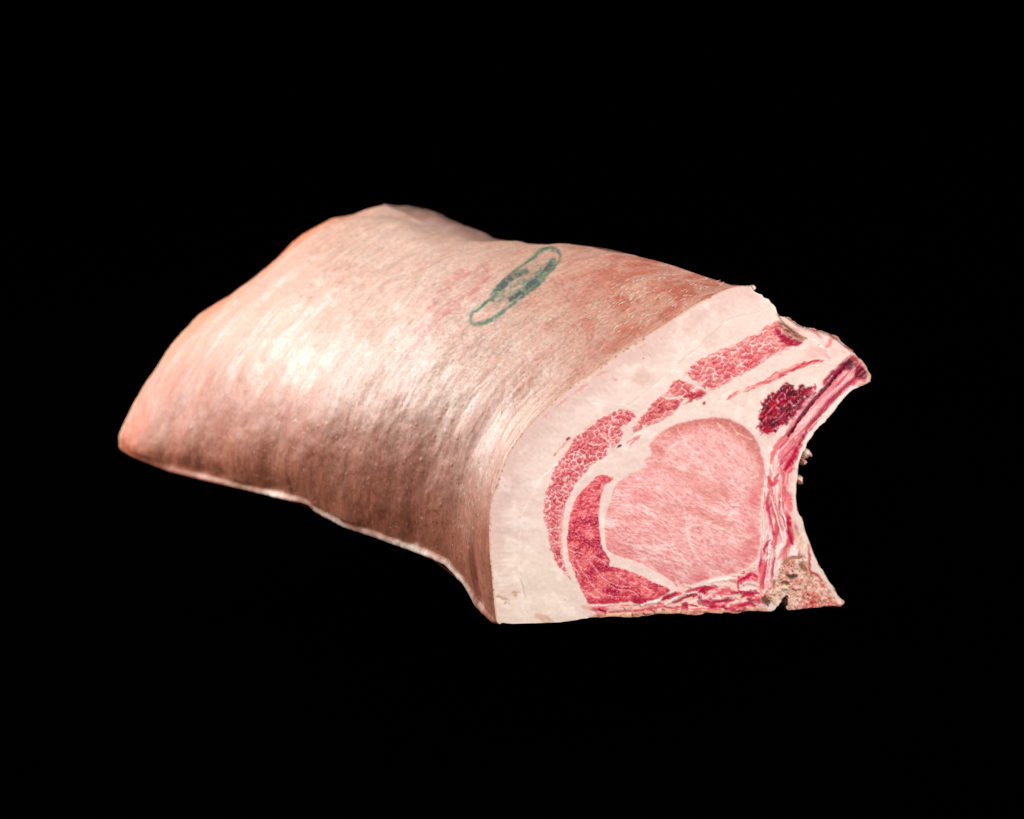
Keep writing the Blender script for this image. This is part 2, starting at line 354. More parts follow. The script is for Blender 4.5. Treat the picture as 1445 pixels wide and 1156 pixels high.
blob(907.6, 505, 1.8, 1.1, 0, rgb(190,60,60), .9, .4); blob(869,536,3,2,0,rgb(205,150,135),.7,.4); blob(994,570,2,2.4,30,rgb(165,50,55),.9,.4); blob(797,847,1.3,1.3,0,rgb(200,110,100),.8,.3)
# small red threads between bands and eye
stroke([(871,631),(877,628.5)], 2, rgb(120,20,35), .95, .8, -.5)
for q in ([(889,622),(898,617),(904,614)], [(890,628),(896,621),(902,617)], [(884,626),(892,620)]): stroke(q, 1, rgb(214,110,110), .8, 1)

P *= np.array([.99, .962, .956])
# --- lobulated muscle bands
def lobed(key, size, asp, ang, cols, seam, seed, speck=.25, edge=2.3):
    global P, H, WET
    d = sd[key]; u, v = rot(ang)
    wu = u + (fbm(X / 8, Y / 8, 2, seed + 40) - .5) * 7 + (fbm(X / 2.6, Y / 2.6, 2, seed + 42) - .5) * 2.0; wv_ = v + (fbm(X / 8, Y / 8, 2, seed + 41) - .5) * 7 + (fbm(X / 2.6, Y / 2.6, 2, seed + 43) - .5) * 2.0
    f1, f2, cid, cx, cy = vor(wu / (size * asp), wv_ / size, seed)
    g = (f2 - f1) * size
    m_ = ss(-edge * .4, edge, d + (cid - .5) * 2.0)
    big = fbm(X / 22, Y / 22, 3, seed + 5)
    k = np.clip(cid * .55 + big * .9 - .2, 0, 1)
    c = cols[0] * (1 - k[..., None]) + cols[1] * k[..., None]
    fi = fbm(u / 2.2, v / 2.0, 3, seed + 9)
    c = mix(c, rgb(240, 190, 185), ss(.55, .8, fi) * speck)
    c = mix(c, cols[2], ss(.5, .25, fi) * .45)
    sn = fbm(X / 9, Y / 9, 3, seed + 12); sw = seam * (.15 + 1.3 * ss(.42, .7, sn))
    e1_, e2_, cd2, _a, _b = vor(wu / (size * asp * .42), wv_ / (size * .42), seed + 20); c = mix(c, cols[2], ss(.6, .95, cd2) * .4)
    c = mix(c, rgb(234, 160, 158), ss(.28, .02, e2_ - e1_) * .22)
    c = mix(c, rgb(242, 208, 202), ss(sw + 1.0, sw * .2, g) * (.35 + .55 * ss(.35, .65, sn)))
    c = mix(c, rgb(236, 176, 168), ss(9, 0, d) * ss(.4, .65, fbm(X / 10, Y / 10, 2, seed + 44)) * .6)
    P = mix(P, c, m_)
    H = H + m_ * (ss(0, 3.2, g) * 1.5 - .5 + (fi - .5) * .8); WET = np.maximum(WET, m_ * .45)
lobed('A', 7.0, 1.25, 50, (rgb(192, 58, 72), rgb(230, 132, 128), rgb(168, 34, 56)), .75, 60, .35)
stroke([(806,698),(812,687),(824,672),(832,662),(842,654),(856,645),(864,640)], 1.4, rgb(238,212,203), .9, 1, -.3, taper=True)
stroke([(842,604),(850,615),(860,625),(861,632)], 1.2, rgb(240,208,200), .8, 1); stroke([(861,600),(860,612),(863,624)], 1.4, rgb(240,208,200), .8, 1)
for q in ([(826,622),(838,628),(852,626)], [(806,641),(820,643),(822,656)], [(790,663),(806,662),(818,668)], [(786,690),(800,694)], [(770,722),(778,715)], [(776,770),(788,766)]): stroke(q, .9, rgb(242,212,205), .8, .9)
stroke([(797,712),(793,735),(791,757),(793,780)], 1.5, rgb(224,110,108), .5, 1.4)
lobed('D', 9.0, 1.7, 35, (rgb(184, 50, 62), rgb(226, 130, 122), rgb(160, 30, 48)), .7, 70, .3)
for q in ([(933,559),(946,562),(958,560),(968,563)], [(952,585),(962,570),(973,563)], [(985,544),(978,552),(996,549)]): stroke(q, 1.8, rgb(236,208,200), .95, 1, -.4)
blob(984, 557, 13, 5.2, 18, rgb(176, 44, 56), .85, .4, .5); blob(955, 572, 4, 8, -30, rgb(176, 44, 56), .6, .4)
lobed('E', 8.4, 1.6, 24, (rgb(204, 80, 86), rgb(234, 156, 146), rgb(180, 44, 62)), 1.1, 80, .35)
P = mix(P, rgb(190, 50, 65), .35 * ss(1, 3, sd['E']) * ss(8, 26, (X - 1000) * .35 + (Y - 505)) * ss(.4, .6, fbm(X / 9, Y / 9, 2, 88)))
stroke([(966,531),(976,536),(990,541),(1000,534)], 1.5, rgb(238,210,202), .95, 1)
# dried brown end of that band
dz = sdf([(1098,452),(1110,458),(1122,466),(1138,478),(1128,482),(1115,476),(1104,468)], .8)
st = fbm(rot(-32)[0] / 12, rot(-32)[1] / 1.6, 3, 90)
P = mix(P, mix(np.zeros_like(P) + rgb(120, 62, 50), rgb(176, 132, 112), ss(.45, .65, st)), ss(-2, 2, dz) * .9); H += ss(-2, 2, dz) * ((st - .5) * 2.5)
stroke([(1096,466),(1106,478),(1118,484),(1130,484)], 4.5, rgb(150, 8, 42), .85, 2.5, .3, .8)
stroke([(1108,460),(1122,472),(1136,479)], 1.2, rgb(90,35,30), .8, 1)
# slivers
for key, ang in (('F', 48), ('G', 24)):
    u, v = rot(ang); fi = fbm(u / 9, v / 1.7, 3, 95); m_ = ss(-.8, 1.4, sd[key])
    c = mix(np.zeros_like(P) + rgb(216, 104, 104), rgb(235, 165, 158), ss(.5, .7, fi)); c = mix(c, rgb(190, 34, 60), ss(.52, .3, fi) * ss(1075, 1120, X))
    P = mix(P, c, m_ * .95); H += m_ * (fi - .3) * 1.2; WET = np.maximum(WET, m_ * .4)
stroke([(1062,543),(1078,534),(1094,523),(1112,517)], .9, rgb(238,205,196), .6, .8)

# --- crimson inner band (fine grain, pale threads)
u, v = rot(0); f1, f2, cid, cx, cy = vor(WX / 5.2, WY / 5.2, 100); big = fbm(X / 16, Y / 16, 3, 101); fi = fbm(X / 1.8, Y / 1.8, 2, 102)
c = mix(np.zeros_like(P) + rgb(196, 48, 68), rgb(230, 112, 114), ss(.35, .75, cid * .4 + big * .6)); c = mix(c, rgb(160, 10, 44), ss(.45, .3, big) * .8)
c = mix(c, rgb(240, 180, 182), ss(.60, .82, fi) * .6); c = mix(c, rgb(236, 150, 150), ss(1.0, .1, (f2 - f1) * 5.2) * .45)
m_ = ss(-.8, 1.6, sd['B']); P = mix(P, c, m_); H += m_ * ((fi - .5) * 1.4 + ss(0, .5, f2 - f1) * .6); WET = np.maximum(WET, m_ * .5)
P = mix(P, rgb(170, 20, 50), ss(0, 3, sd['B']) * ss(7, 1, np.abs(Y - 850)) * .6)
for q in ([(800,775),(812,779),(826,784),(831,790),(843,806),(856,819),(875,827),(900,828)], [(831,790),(836,785),(846,789),(855,797)], [(812,788),(822,806),(834,822),(848,838),(872,842)], [(806,790),(812,804),(820,816)], [(856,822),(868,830),(890,834),(902,842)], [(800,768),(815,773)], [(870,812),(888,824)], [(905,826),(922,836)], [(828,835),(846,845)]): stroke(q, .8, rgb(240,180,178), .75, .9, -.3)
stroke([(845,695),(850,688),(858,680)], 2.5, rgb(232,170,165), .5, 2)
# salmon strip below it and knife-edge
stroke([(834,859),(852,859.5),(872,858),(890,857),(902,857)], 4, rgb(232,104,100), .9, 2, .2, .6); stroke([(822,856),(830,858)], 3, rgb(232,150,128), .6, 3)

# --- eye of the loin
u, v = rot(-24); uu = u + (fbm(X / 30, Y / 30, 2, 111) - .5) * 16; vv = v + (fbm(X / 34, Y / 34, 2, 112) - .5) * 14
fi = fbm(uu / 5.5, vv / 1.7, 4, 113); big = fbm(X / 34, Y / 34, 3, 114); fine = fbm(X / 2, Y / 2, 3, 115)
u2, v2 = rot(-55); fi2 = fbm((u2) / 5, v2 / 1.7, 3, 116)
fm = np.where(Y < 690, .5 * fi + .5 * fi2, fi); fm = fi * ss(640, 720, Y) + (fi * .4 + fi2 * .6) * (1 - ss(640, 720, Y))
c = np.zeros_like(P) + rgb(240, 180, 176)
c = mix(c, rgb(246, 206, 200), ss(.52, .70, fm) * .7); c = mix(c, rgb(222, 128, 130), ss(.47, .30, fm) * .7)
c = mix(c, rgb(226, 132, 132), ss(.48, .66, big) * .25)
dc = sd['C']
c = mix(c, rgb(214, 92, 100), ss(34, 4, dc) * ss(.35, .6, fbm(X / 18, Y / 18, 3, 117)) * .3)
rimm = ss(30, 2, dc + (big - .5) * 24) * ss(700, 600, Y) * ss(900, 960, X); c = mix(c, rgb(186, 98, 88), rimm * .8)
c = mix(c, rgb(206, 112, 104), ss(.5, .7, fbm(rot(-28)[0] / 60, rot(-28)[1] / 10, 2, 118)) * ss(60, 20, np.abs((Y - 700) - (X - 980) * .45)) * .3)
c = mix(c, rgb(250, 222, 214), ss(.64, .8, fine * .5 + fm * .5) * .6)
f1, f2, cid, cx, cy = vor(X / 9 + fi, Y / 7, 119); c = mix(c, rgb(242, 192, 184), ss(.12, .0, f2 - f1) * .4 * ss(700, 620, Y))
c = c * (1 + (fine - .5) * .12)[..., None]
m_ = ss(-.6, 1.6, dc); P = mix(P, c, m_)
H += m_ * (ss(0, 30, dc) * 3.0 + (fm - .5) * 1.3 + (fine - .5) * .5 - .6); WET = np.maximum(WET, m_ * (.45 + .4 * ss(.5, .7, big)))
VW = rgb(246, 214, 205)
for q, wd in (([(958,700),(966,722),(970,744),(972,762),(978,778),(988,792),(1003,804),(1020,812)], 1.3), ([(956,608),(966,622),(972,632),(984,640)], 1.2), ([(940,640),(952,628),(966,622)], .7), ([(930,760),(950,776),(966,790),(976,800)], 1.0), ([(986,650),(998,662),(1004,680)], .8), ([(1030,600),(1042,612),(1060,620)], .8), ([(1012,596),(1020,606),(1028,612)], .8), ([(870,760),(900,772),(940,770)], .7), ([(905,798),(918,780),(950,768)], .6), ([(1005,740),(1030,752),(1060,760)], .8), ([(990,712),(1020,724),(1052,742)], .8), ([(945,800),(962,812),(968,826)], .8), ([(900,655),(940,650),(975,668)], .5)):
    stroke(q, wd, VW, .65, 1.2, .15, warp=1.2)
for q in ([(970,668),(990,694),(1012,706)], [(930,718),(960,716),(1000,730),(1030,742)], [(870,735),(890,730),(915,734)]): stroke(q, 3.0, rgb(206,126,114), .35, 4, -.5)
for (x, y, a_, b_2, g) in ((1062, 776, 11, 14, 0), (1045, 782, 12, 7, 10), (1064, 700, 7, 16, 0), (985, 817, 20, 5, 10), (1062, 742, 7, 9, 0), (905, 700, 16, 9, 0)): blob(x, y, a_, b_2, g, rgb(218, 96, 102), .35, .7)
P = mix(P, rgb(236, 200, 192), ss(3.5, .5, np.abs(dc + .5)) * .75 * ss(880, 910, X))

# --- connective strips right of the eye
ctr = np.interp(Y, [600, 640, 680, 720, 760, 800, 850], [1114, 1104, 1100, 1099, 1102, 1094, 1080])
q_ = X - ctr + (fbm(X / 20, Y / 20, 2, 130) - .5) * 14
stv = fbm(q_ / 3.2, Y / 34, 4, 131); stw = fbm(q_ / 6.5, Y / 50, 3, 132)
c = np.zeros_like(P) + rgb(232, 176, 170); c = mix(c, rgb(218, 92, 104), ss(.48, .66, stw)); c = mix(c, rgb(245, 222, 214), ss(.54, .68, stv) * .95); c = mix(c, rgb(196, 30, 66), ss(.38, .24, stv) * .7)
c = mix(c, rgb(236, 214, 204), ss(705, 640, Y) * ss(1112, 1090, X) * .85)
m_ = ss(-2, 3, sd['L']); P = mix(P, c, m_); H += m_ * (stv - .5) * 3.6 + m_ * (stw - .5) * 3; WET = np.maximum(WET, m_ * .5)
RD = rgb(206, 30, 66)
for q, wd, cc, a in (([(1088,655),(1092,640),(1098,628),(1104,618)], 4, rgb(222,104,104), .85), ([(1084,674),(1088,682),(1092,684),(1096,674),(1099,670)], 3, rgb(216,64,78), .9), ([(1103,645),(1107,628),(1112,615),(1118,604)], 3.5, rgb(226,120,124), .8),
                     ([(1081,703),(1084,722),(1088,738),(1092,755)], 1.8, RD, .75), ([(1094,712),(1098,730),(1104,748)], 1.6, rgb(214,80,92), .8), ([(1106,690),(1112,705),(1116,722)], 5, rgb(226,96,106), .7),
                     ([(1110,732),(1113,744),(1116,758),(1118,768)], 3.6, rgb(186,10,54), .95), ([(1111,731),(1116,733)], 3, rgb(190,40,60), .8), ([(1072,800),(1075,786),(1080,772),(1088,762)], 2.2, rgb(182,18,56), .8),
                     ([(1077,832),(1078,815),(1080,800),(1083,790)], 1.4, RD, .7), ([(1088,822),(1090,806),(1093,788)], 1.6, rgb(178,40,66), .7), ([(1112,772),(1106,780),(1098,790)], 2.5, rgb(226,110,112), .6)):
    stroke(q, wd, cc, a, 1.4, -1.2, .6)
for q in ([(1076,720),(1078,745),(1077,770),(1075,790)], [(1082,668),(1081,690),(1080,705)], [(1088,700),(1094,722),(1100,744),(1104,765)], [(1096,770),(1095,790),(1092,812)], [(1084,780),(1083,800),(1079,824)], [(1100,705),(1106,726),(1111,748)], [(1088,770),(1087,795),(1084,820)]): stroke(q, 1.1, rgb(248,228,220), .85, 1, 1.6)

# --- marrow of the cut rib
f1, f2, cid, cx, cy = vor(WX / 4.2, WY / 3.6, 140); big = fbm(X / 12, Y / 12, 3, 141)
c = np.zeros_like(P) + rgb(164, 14, 44); ml = fbm(rot(50)[0] / 9 + big, rot(50)[1] / 3, 3, 143); c = mix(c, rgb(84, 6, 24), ss(.42, .6, big * .35 + cid * .2 + ml * .45)); c = mix(c, rgb(196, 44, 76), ss(.55, .72, ml) * .6); c = mix(c, rgb(240, 196, 200), ss(.62, .80, fbm(X / 3.2, Y / 3.2, 3, 142)) * .75)
m_ = ss(-1.8, 2.2, sd['H'] + (cid - .5) * 4 + 1); P = mix(P, c, m_); H += m_ * ((ml - .5) * 2.4 - 1.2); WET = np.maximum(WET, m_ * .6)
stroke([(1074,603),(1082,608),(1092,605)], 4.5, rgb(170,8,46), .9, 2, .5, .9); stroke([(1074,608),(1084,616),(1096,611)], 1.6, rgb(236,170,160), .8, 1.2)
stroke([(1148,552),(1138,570),(1124,588),(1114,600)], 3.5, rgb(226,150,158), .8, 2.4, .6)

# --- folds of the rib side
lon = fbm(rot(46)[0] / 40, rot(46)[1] / 3.4, 4, 150)
c = mix(np.zeros_like(P) + rgb(222, 120, 128), rgb(238, 176, 172), ss(.5, .66, lon)); c = mix(c, rgb(190, 34, 70), ss(.42, .28, lon) * .8)
c = mix(c, rgb(214, 84, 92), ss(640, 670, Y) * .5)
m_ = ss(-1.5, 2.5, sd['I']); P = mix(P, c, m_ * .95); H += m_ * (lon - .5) * 4; WET = np.maximum(WET, m_ * .6)
stroke([(1204,548),(1188,562),(1172,580),(1156,600),(1142,618),(1133,638),(1125,658)], 4.5, rgb(240,214,202), .95, 1.6, 1.5, taper=False)
stroke([(1190,519),(1180,530),(1166,546),(1152,561),(1140,575),(1128,591),(1119,606),(1112,616)], 1.9, rgb(92,6,32), .95, 1.5, -6, taper=True)
stroke([(1188,527),(1176,541),(1160,556),(1146,571)], 2.2, rgb(170,34,70), .5, 2, -1)
stroke([(1209,533),(1194,544),(1178,559),(1166,572),(1156,585),(1142,601),(1134,615),(1127,628)], 1.9, rgb(150,14,48), .85, 1.6, -4)
stroke([(1196,536),(1178,553),(1160,572),(1142,592),(1130,606),(1122,622)], 3.2, rgb(234,150,156), .6, 2.2, 3)
stroke([(1124,632),(1120,645),(1114,655),(1108,663)], 4.2, rgb(178,6,48), .95, 2, -1.5, .9)
stroke([(1186,520),(1176,528),(1166,536)], 4, rgb(140,14,44), .85, 2.5, -1.5, .8); stroke([(1166,536),(1162,542)], 3.5, rgb(176,26,58), .8, 2)
blob(1198, 513, 11, 8, 35, rgb(76, 4, 22), .95, .5, -3); blob(1214, 527, 8, 11, 40, rgb(112, 14, 34), .95, .4, -2); blob(1188, 517, 7, 4, 40, rgb(150, 30, 56), .7, .5)
blob(1204, 507, 6, 3, -35, rgb(190, 80, 80), .7, .6); stroke([(1205,517),(1206,524),(1202,531)], 1.8, rgb(222,140,140), .8, 1.4, 1.5)
stroke([(1199,494),(1207,501),(1214,508),(1222,519),(1227,531),(1226,538),(1212,545)], 2.2, rgb(206,160,138), .85, 1.6, .5, taper=False)
# pale flap above (behind the end of the fat cap)
fl = sdf([(1097,444),(1112,446),(1130,458),(1157,465),(1183,475),(1204,497),(1190,512),(1166,508),(1140,488),(1118,466)], .5)
m_ = ss(-3, 6, fl); stq = fbm(rot(-30)[0] / 22, rot(-30)[1] / 4, 3, 160)
P = mix(P, mix(np.zeros_like(P) + rgb(230, 196, 186), rgb(206, 130, 126), ss(.52, .7, stq)), m_ * .75)
P = mix(P, rgb(238, 176, 168), ss(.5, .66, fbm(X / 16, Y / 16, 2, 161)) * ss(22, 8, np.hypot((X - 1160) * .7, Y - 500)) * .8)
H -= ss(-4, 8, fl) * ss(520, 470, Y) * 9
stroke([(1164,492),(1170,486),(1172,480),(1178,477)], 2.6, rgb(214,96,100), .7, 2); stroke([(1176,476),(1181,478)], 2, rgb(200,70,66), .8, 1.2)
stroke([(1140,478),(1152,482),(1160,490),(1170,494)], 1.3, rgb(246,228,214), .8, 1.2, 1); blob(1155, 486, 1.1, 1.1, 0, rgb(50, 30, 25), .9, .3)
stroke([(1098,446),(1112,462),(1128,474),(1139,478)], 1.4, rgb(140,90,76), .7, 1.4, -2)
stroke([(1060,406),(1066,413),(1080,420),(1090,430),(1098,443)], 1.8, rgb(246,228,212), .6, 1.6)

# --- sawn vertebra
f1, f2, cid, cx, cy = vor(WX / 3.4, WY / 3.0, 170); big = fbm(X / 14, Y / 14, 3, 171); g2 = fbm(X / 2.4, Y / 2.4, 3, 172)
c = np.zeros_like(P) + rgb(230, 184, 164); c = mix(c, rgb(206, 146, 126), ss(.4, .7, cid) * .6); c = mix(c, rgb(216, 96, 88), ss(.5, .68, big) * .6 + ss(838, 852, Y) * ss(1124, 1134, X) * .55)
c = mix(c, rgb(96, 60, 38), ss(.34, .25, g2) * .7); c = mix(c, rgb(244, 222, 206), ss(.62, .76, g2) * .8)
m_ = ss(-2, 2.5, sd['J']); P = mix(P, c, m_); H += m_ * ((cid - .5) * 2.6 + (big - .5) * 9 + (g2 - .5) * 2)
for q, wd, cc, dh in (([(1111,812),(1117,814),(1124,813)], 3, rgb(52,32,22), -5), ([(1103,823),(1108,822),(1114,825)], 2.2, rgb(92,52,36), -3), ([(1104,796),(1112,790),(1120,787),(1131,787)], 2, rgb(150,98,72), -3), ([(1128,797),(1134,802),(1138,806)], 3, rgb(140,92,66), -3), ([(1141,770),(1142,785),(1142,800),(1144,808),(1152,811),(1160,820)], 1.5, rgb(196,50,58), -2), ([(1090,838),(1098,833),(1106,829),(1116,826)], 3.6, rgb(232,206,176), 3), ([(1098,856),(1104,848),(1107,842),(1110,838)], 3, rgb(214,188,160), 1), ([(1074,852),(1080,846),(1083,856)], 4.5, rgb(92,58,44), -3), ([(1082,843),(1090,846),(1094,852)], 3.5, rgb(210,172,140), 2), ([(1126,832),(1132,836),(1134,846)], 1.6, rgb(170,90,66), -2), ([(1060,858),(1070,860),(1080,861)], 3.2, rgb(104,26,30), -2), ([(1091,828),(1093,820)], 2, rgb(120,90,66), -2)):
    stroke(q, wd, cc, .85, 1.8, dh)
for k in range(26):
    x = 1128 + rng.random() * 46; y = 818 + rng.random() * 34
    if x < 1140 + (y - 810) * 1.0: stroke([(x, y), (x + 4, y - 5 - rng.random() * 3)], .9, rgb(204, 72, 70) if k % 2 else rgb(246, 220, 206), .7, .9, 1 if k % 2 else -1)
stroke([(1124,706),(1130,730),(1142,763),(1154,795),(1166,816),(1178,842)], 4, rgb(232,202,186), .8, 3, 0, taper=False)
stroke([(1117,745),(1128,764),(1132,782)], 6, rgb(226,196,168), .7, 4)

# --- ragged strip along the bottom
f1, f2, cid, cx, cy = vor(WX / 9, WY / 4.5, 180); big = fbm(X / 18, Y / 9, 3, 181)
c = np.zeros_like(P) + rgb(232, 186, 174); c = mix(c, rgb(214, 70, 92), ss(.5, .66, big) * .8); c = mix(c, rgb(172, 12, 52), ss(.80, .92, cid) * .8); c = mix(c, rgb(244, 220, 208), ss(.60, .8, fbm(X / 4, Y / 2, 3, 182)) * .8)
c = mix(c, rgb(196, 148, 116), ss(5.5, 1, D_out) * .8)
m_ = ss(-2, 3, sd['K']) * ss(826, 846, X + 0 * Y); P = mix(P, c, m_ * np.where(Y < 856, ss(900, 930, X), 1)); H += m_ * ((cid - .5) * 3.5 + (big - .5) * 5); WET = np.maximum(WET, m_ * .7)
DR = rgb(160, 10, 44)
for q, wd, cc, dh in (([(934,847),(944,842),(954,838)], 3.5, DR, -2), ([(950,850),(962,844),(972,840),(982,840)], 3.6, rgb(140,10,40), -3), ([(968,835),(984,832),(996,830),(1006,831)], 2.8, rgb(190,14,58), -2), ([(988,836),(1000,832)], 3.6, DR, -2), ([(1004,851),(1020,849),(1036,847)], 1.8, DR, -3), ([(1042,822),(1050,816),(1060,812),(1068,814)], 2.6, rgb(196,22,62), -2), ([(1041,822),(1042,834)], 1, rgb(190,40,60), -1), ([(1046,843),(1054,839),(1064,841)], 3.2, rgb(186,14,54), -2), ([(1042,856),(1056,852),(1066,856)], 3.2, rgb(196,40,70), -1), ([(1018,835),(1026,832),(1034,838)], 2.4, rgb(218,96,104), 0), ([(938,856),(950,858),(966,855)], 1.6, rgb(190,50,66), -1), ([(860,864),(890,862),(925,858)], 1, rgb(180,60,60), -1), ([(1034,862),(1046,864),(1052,858)], 2.2, rgb(150,60,56), -1)):
    stroke(q, wd, cc, .9, 1.6, dh, .9)
for q in ([(938,853),(950,847),(966,839),(984,835)], [(1006,846),(1022,843),(1036,842)], [(1044,828),(1054,822),(1066,824)], [(1046,833),(1058,830),(1066,832)], [(905,854),(922,850),(932,847)], [(990,838),(994,845),(1002,840)], [(1000,822),(1018,818),(1040,816)]): stroke(q, 2.2, rgb(246,226,214), .85, 1.6, 2)
stroke([(842,868),(870,867),(900,866),(940,863),(990,862),(1030,863)], 2.2, rgb(214,168,136), .7, 2.2, .5)

# --- thin tan rim where the rind was cut
edg = ss(3.4, 1.2, D_skin + (fbm(X / 6, Y / 6, 2, 190) - .5) * 2.2)
P = mix(P, rgb(216, 168, 138), edg * (.35 + .6 * ss(.4, .6, fbm(X / 12, Y / 12, 2, 192)))); P = mix(P, rgb(160, 98, 66), edg * ss(.68, .8, fbm(X / 4, Y / 4, 2, 191)) * .8)
P = np.clip(P, 0, 1)
lum = P.mean(-1); WET *= .25 + .75 * ss(.2, .5, lum)
H *= ss(0, 30, D_skin) * .9 + .1 * ss(0, 4, D_skin); H = np.clip(H, -14, 8)

# --- mesh the face: grid clipped to the outline, cut into parts by outline
inside = D_out > 0
cell = inside[:-1, :-1] | inside[1:, :-1] | inside[:-1, 1:] | inside[1:, 1:]
used = np.zeros(X.shape, bool)
used[:-1, :-1] |= cell; used[1:, :-1] |= cell; used[:-1, 1:] |= cell; used[1:, 1:] |= cell
GX, GY = X.copy(), Y.copy()
snap = used & (~inside)
px_, py_ = X[snap], Y[snap]; Q = np.roll(OUT, -1, 0); best = np.full(px_.shape, 1e9); bx = px_.copy(); by = py_.copy()
for a, b in zip(OUT, Q):
    d = b - a; L = d @ d + 1e-9; t_ = np.clip(((px_ - a[0]) * d[0] + (py_ - a[1]) * d[1]) / L, 0, 1)
    qx = a[0] + t_ * d[0]; qy = a[1] + t_ * d[1]; e = (px_ - qx)**2 + (py_ - qy)**2; m_ = e < best
    best = np.where(m_, e, best); bx = np.where(m_, qx, bx); by = np.where(m_, qy, by)
GX[snap] = bx; GY[snap] = by
PXM = 0.42 * MM                                          # one photo pixel at the face
V3 = unp(GX, GY, H * PXM)
V3 = V3
Q4 = np.stack([np.arange(X.size).reshape(X.shape)[:-1, :-1], np.arange(X.size).reshape(X.shape)[1:, :-1], np.arange(X.size).reshape(X.shape)[1:, 1:], np.arange(X.size).reshape(X.shape)[:-1, 1:]], -1)
lab = np.zeros(X.shape, int)
order = [('L', 9), ('I', 8), ('K', 11), ('B', 2), ('A', 1), ('D', 3), ('E', 4), ('F', 5), ('G', 6), ('C', 7), ('H', 10), ('J', 12)]
for k, i in order: lab[sd[k] > 0] = i
names = {0: ('fat_layer', M_fat, None), 1: ('muscle_band', M_mus, 'dark red lobed band curving down the left of the fat cap'), 2: ('muscle_band', M_mus, 'crimson fine-grained band wrapping the lower left of the pale eye'),
         3: ('muscle_band', M_mus, 'short lobed red band above the upper left of the eye'), 4: ('muscle_band', M_mus, 'long lobed pink band with a dried brown upper end'), 5: ('muscle_sliver', M_mus, 'tiny pink sliver in the fat'),
         6: ('muscle_sliver', M_mus, 'long thin pink sliver above the rib marrow'), 7: ('loin_eye', M_mus, 'large pale pink oval muscle'), 8: ('rib_edge', M_mus, 'folded red and pink edge on the rib side'),
         9: ('connective_tissue', M_mus, 'white and pink streaked strip beside the eye'), 10: ('rib_marrow', M_mus, 'dark blood-red cut end of a rib'), 11: ('sawn_strip', M_mus, 'ragged red and white strip along the bottom'), 12: ('vertebra', M_bone, 'beige sawn bone at the lower right')}
lc = lab[:-1, :-1]
Vf = V3.reshape(-1, 3); Pf = lin(P).reshape(-1, 3); Wf = np.clip(WET + (fbm(X / 5, Y / 5, 2, 200) - .5) * .3, 0, 1).ravel()
for i, (nm, mt, lb) in names.items():
    q = Q4[cell & (lc == i)]
    if not len(q): continue
    ids = np.unique(q); mp_ = np.zeros(X.size, int); mp_[ids] = np.arange(len(ids))
    mesh_obj(nm, Vf[ids], mp_[q], mt, {'pigment': Pf[ids], 'wet': Wf[ids]}, label=lb)

# ------------------------------------------------------------------ rind
SV = np.repeat(sv[:, None], NV, 1); Z = -SV
arc = np.linalg.norm(np.diff(skin, axis=1), axis=2); AR = np.concatenate([np.zeros((NS, 1)), np.cumsum(arc, 1)], 1)   # metres from the lower edge
base = np.concatenate([skin, Z[..., None]], -1)
def normals(B):
    du = np.gradient(B, axis=0); dv = np.gradient(B, axis=1); n = np.cross(dv, du); return n / (np.linalg.norm(n, axis=-1, keepdims=True) + 1e-12)
NB = normals(base)
if (NB[NS // 2, NV // 2] @ np.array([-1, 1, 0])) < 0: NB = -NB
sx, sy = proj(base)                                      # where each point shows, used to lay out skin colour, including the painted rim glow
s_m = SV * 1000; a_m = AR * 1000                         # mm
VT = np.repeat(np.linspace(0, 1, NV)[None], NS, 0)
TOPD = (AR[:, -1:] - AR) * 1000                          # mm from upper edge
fr = ss(0, 6, s_m)
wx = s_m + (fbm(s_m / 40, a_m / 60, 2, 300) - .5) * 12; wy = a_m
st1 = fbm(wx / 3.2, wy / 42, 4, 377); st2 = fbm(wx / 9, wy / 50, 3, 302); st3 = fbm(wx / 1.1, wy / 9, 3, 303); iso = fbm(s_m / 1.3, a_m / 1.3, 3, 304); cl1 = fbm(s_m / 28, a_m / 28, 4, 305); cl2 = fbm(s_m / 10, a_m / 14, 4, 306)
frs = ss(50, 10, s_m) * ss(150, 60, a_m)
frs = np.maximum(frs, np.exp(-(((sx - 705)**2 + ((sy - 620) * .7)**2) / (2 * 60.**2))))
lowr = ss(100, 50, a_m)
hx = (st2 - .5) * 1.0 * (.25 + .75 * ss(60, 220, s_m)) * (1 - .6 * lowr) + (st1 - .5) * (.08 + .34 * frs) * (1 - .4 * lowr) + (st3 - .5) * (.05 + .12 * frs) + (iso - .5) * .12 + (cl1 - .5) * 3.0 + (fbm(s_m / 24 + a_m / 150, a_m / 130, 1, 315) - .5) * 2.6 * ss(10, 60, s_m)
far = ss(200, 380, s_m)
wr = fbm(wx / 8, wy / 26, 3, 310); hx += far * (wr - .5) * 1.0 * (1 - .6 * lowr) + (fbm(wx / 9, wy / 18, 3, 311) - .5) * 1.1 * ss(20, 80, s_m) * (1 - .6 * lowr)
cre = ss(9, 0, np.abs(s_m - 24 - a_m * .05)) * ss(50, 14, a_m); hx -= cre * 2.0
hx *= fr * ss(0, 7, a_m) * ss(0, 5, TOPD)
hx += ss(4.5, .6, a_m) * (1.5 + .8 * (fbm(s_m / 5, a_m / 5, 3, 331) - .5)) * ss(470, 330, s_m) * fr
rl = ss(LEN * 1000 - 9, LEN * 1000, s_m); hx -= rl**2 * 1.5
skinV = base + NB * (hx * MM)[..., None]
ALL = np.zeros(SV.shape + (3,)) + rgb(208, 160, 140)
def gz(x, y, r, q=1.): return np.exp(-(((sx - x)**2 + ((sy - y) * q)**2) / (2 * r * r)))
ALL = mix(ALL, rgb(196, 112, 92), np.clip(gz(905, 430, 80, 1.1) * 1.0 + gz(1000, 415, 60), 0, 1) * (.35 + .65 * ss(.4, .62, cl2)))
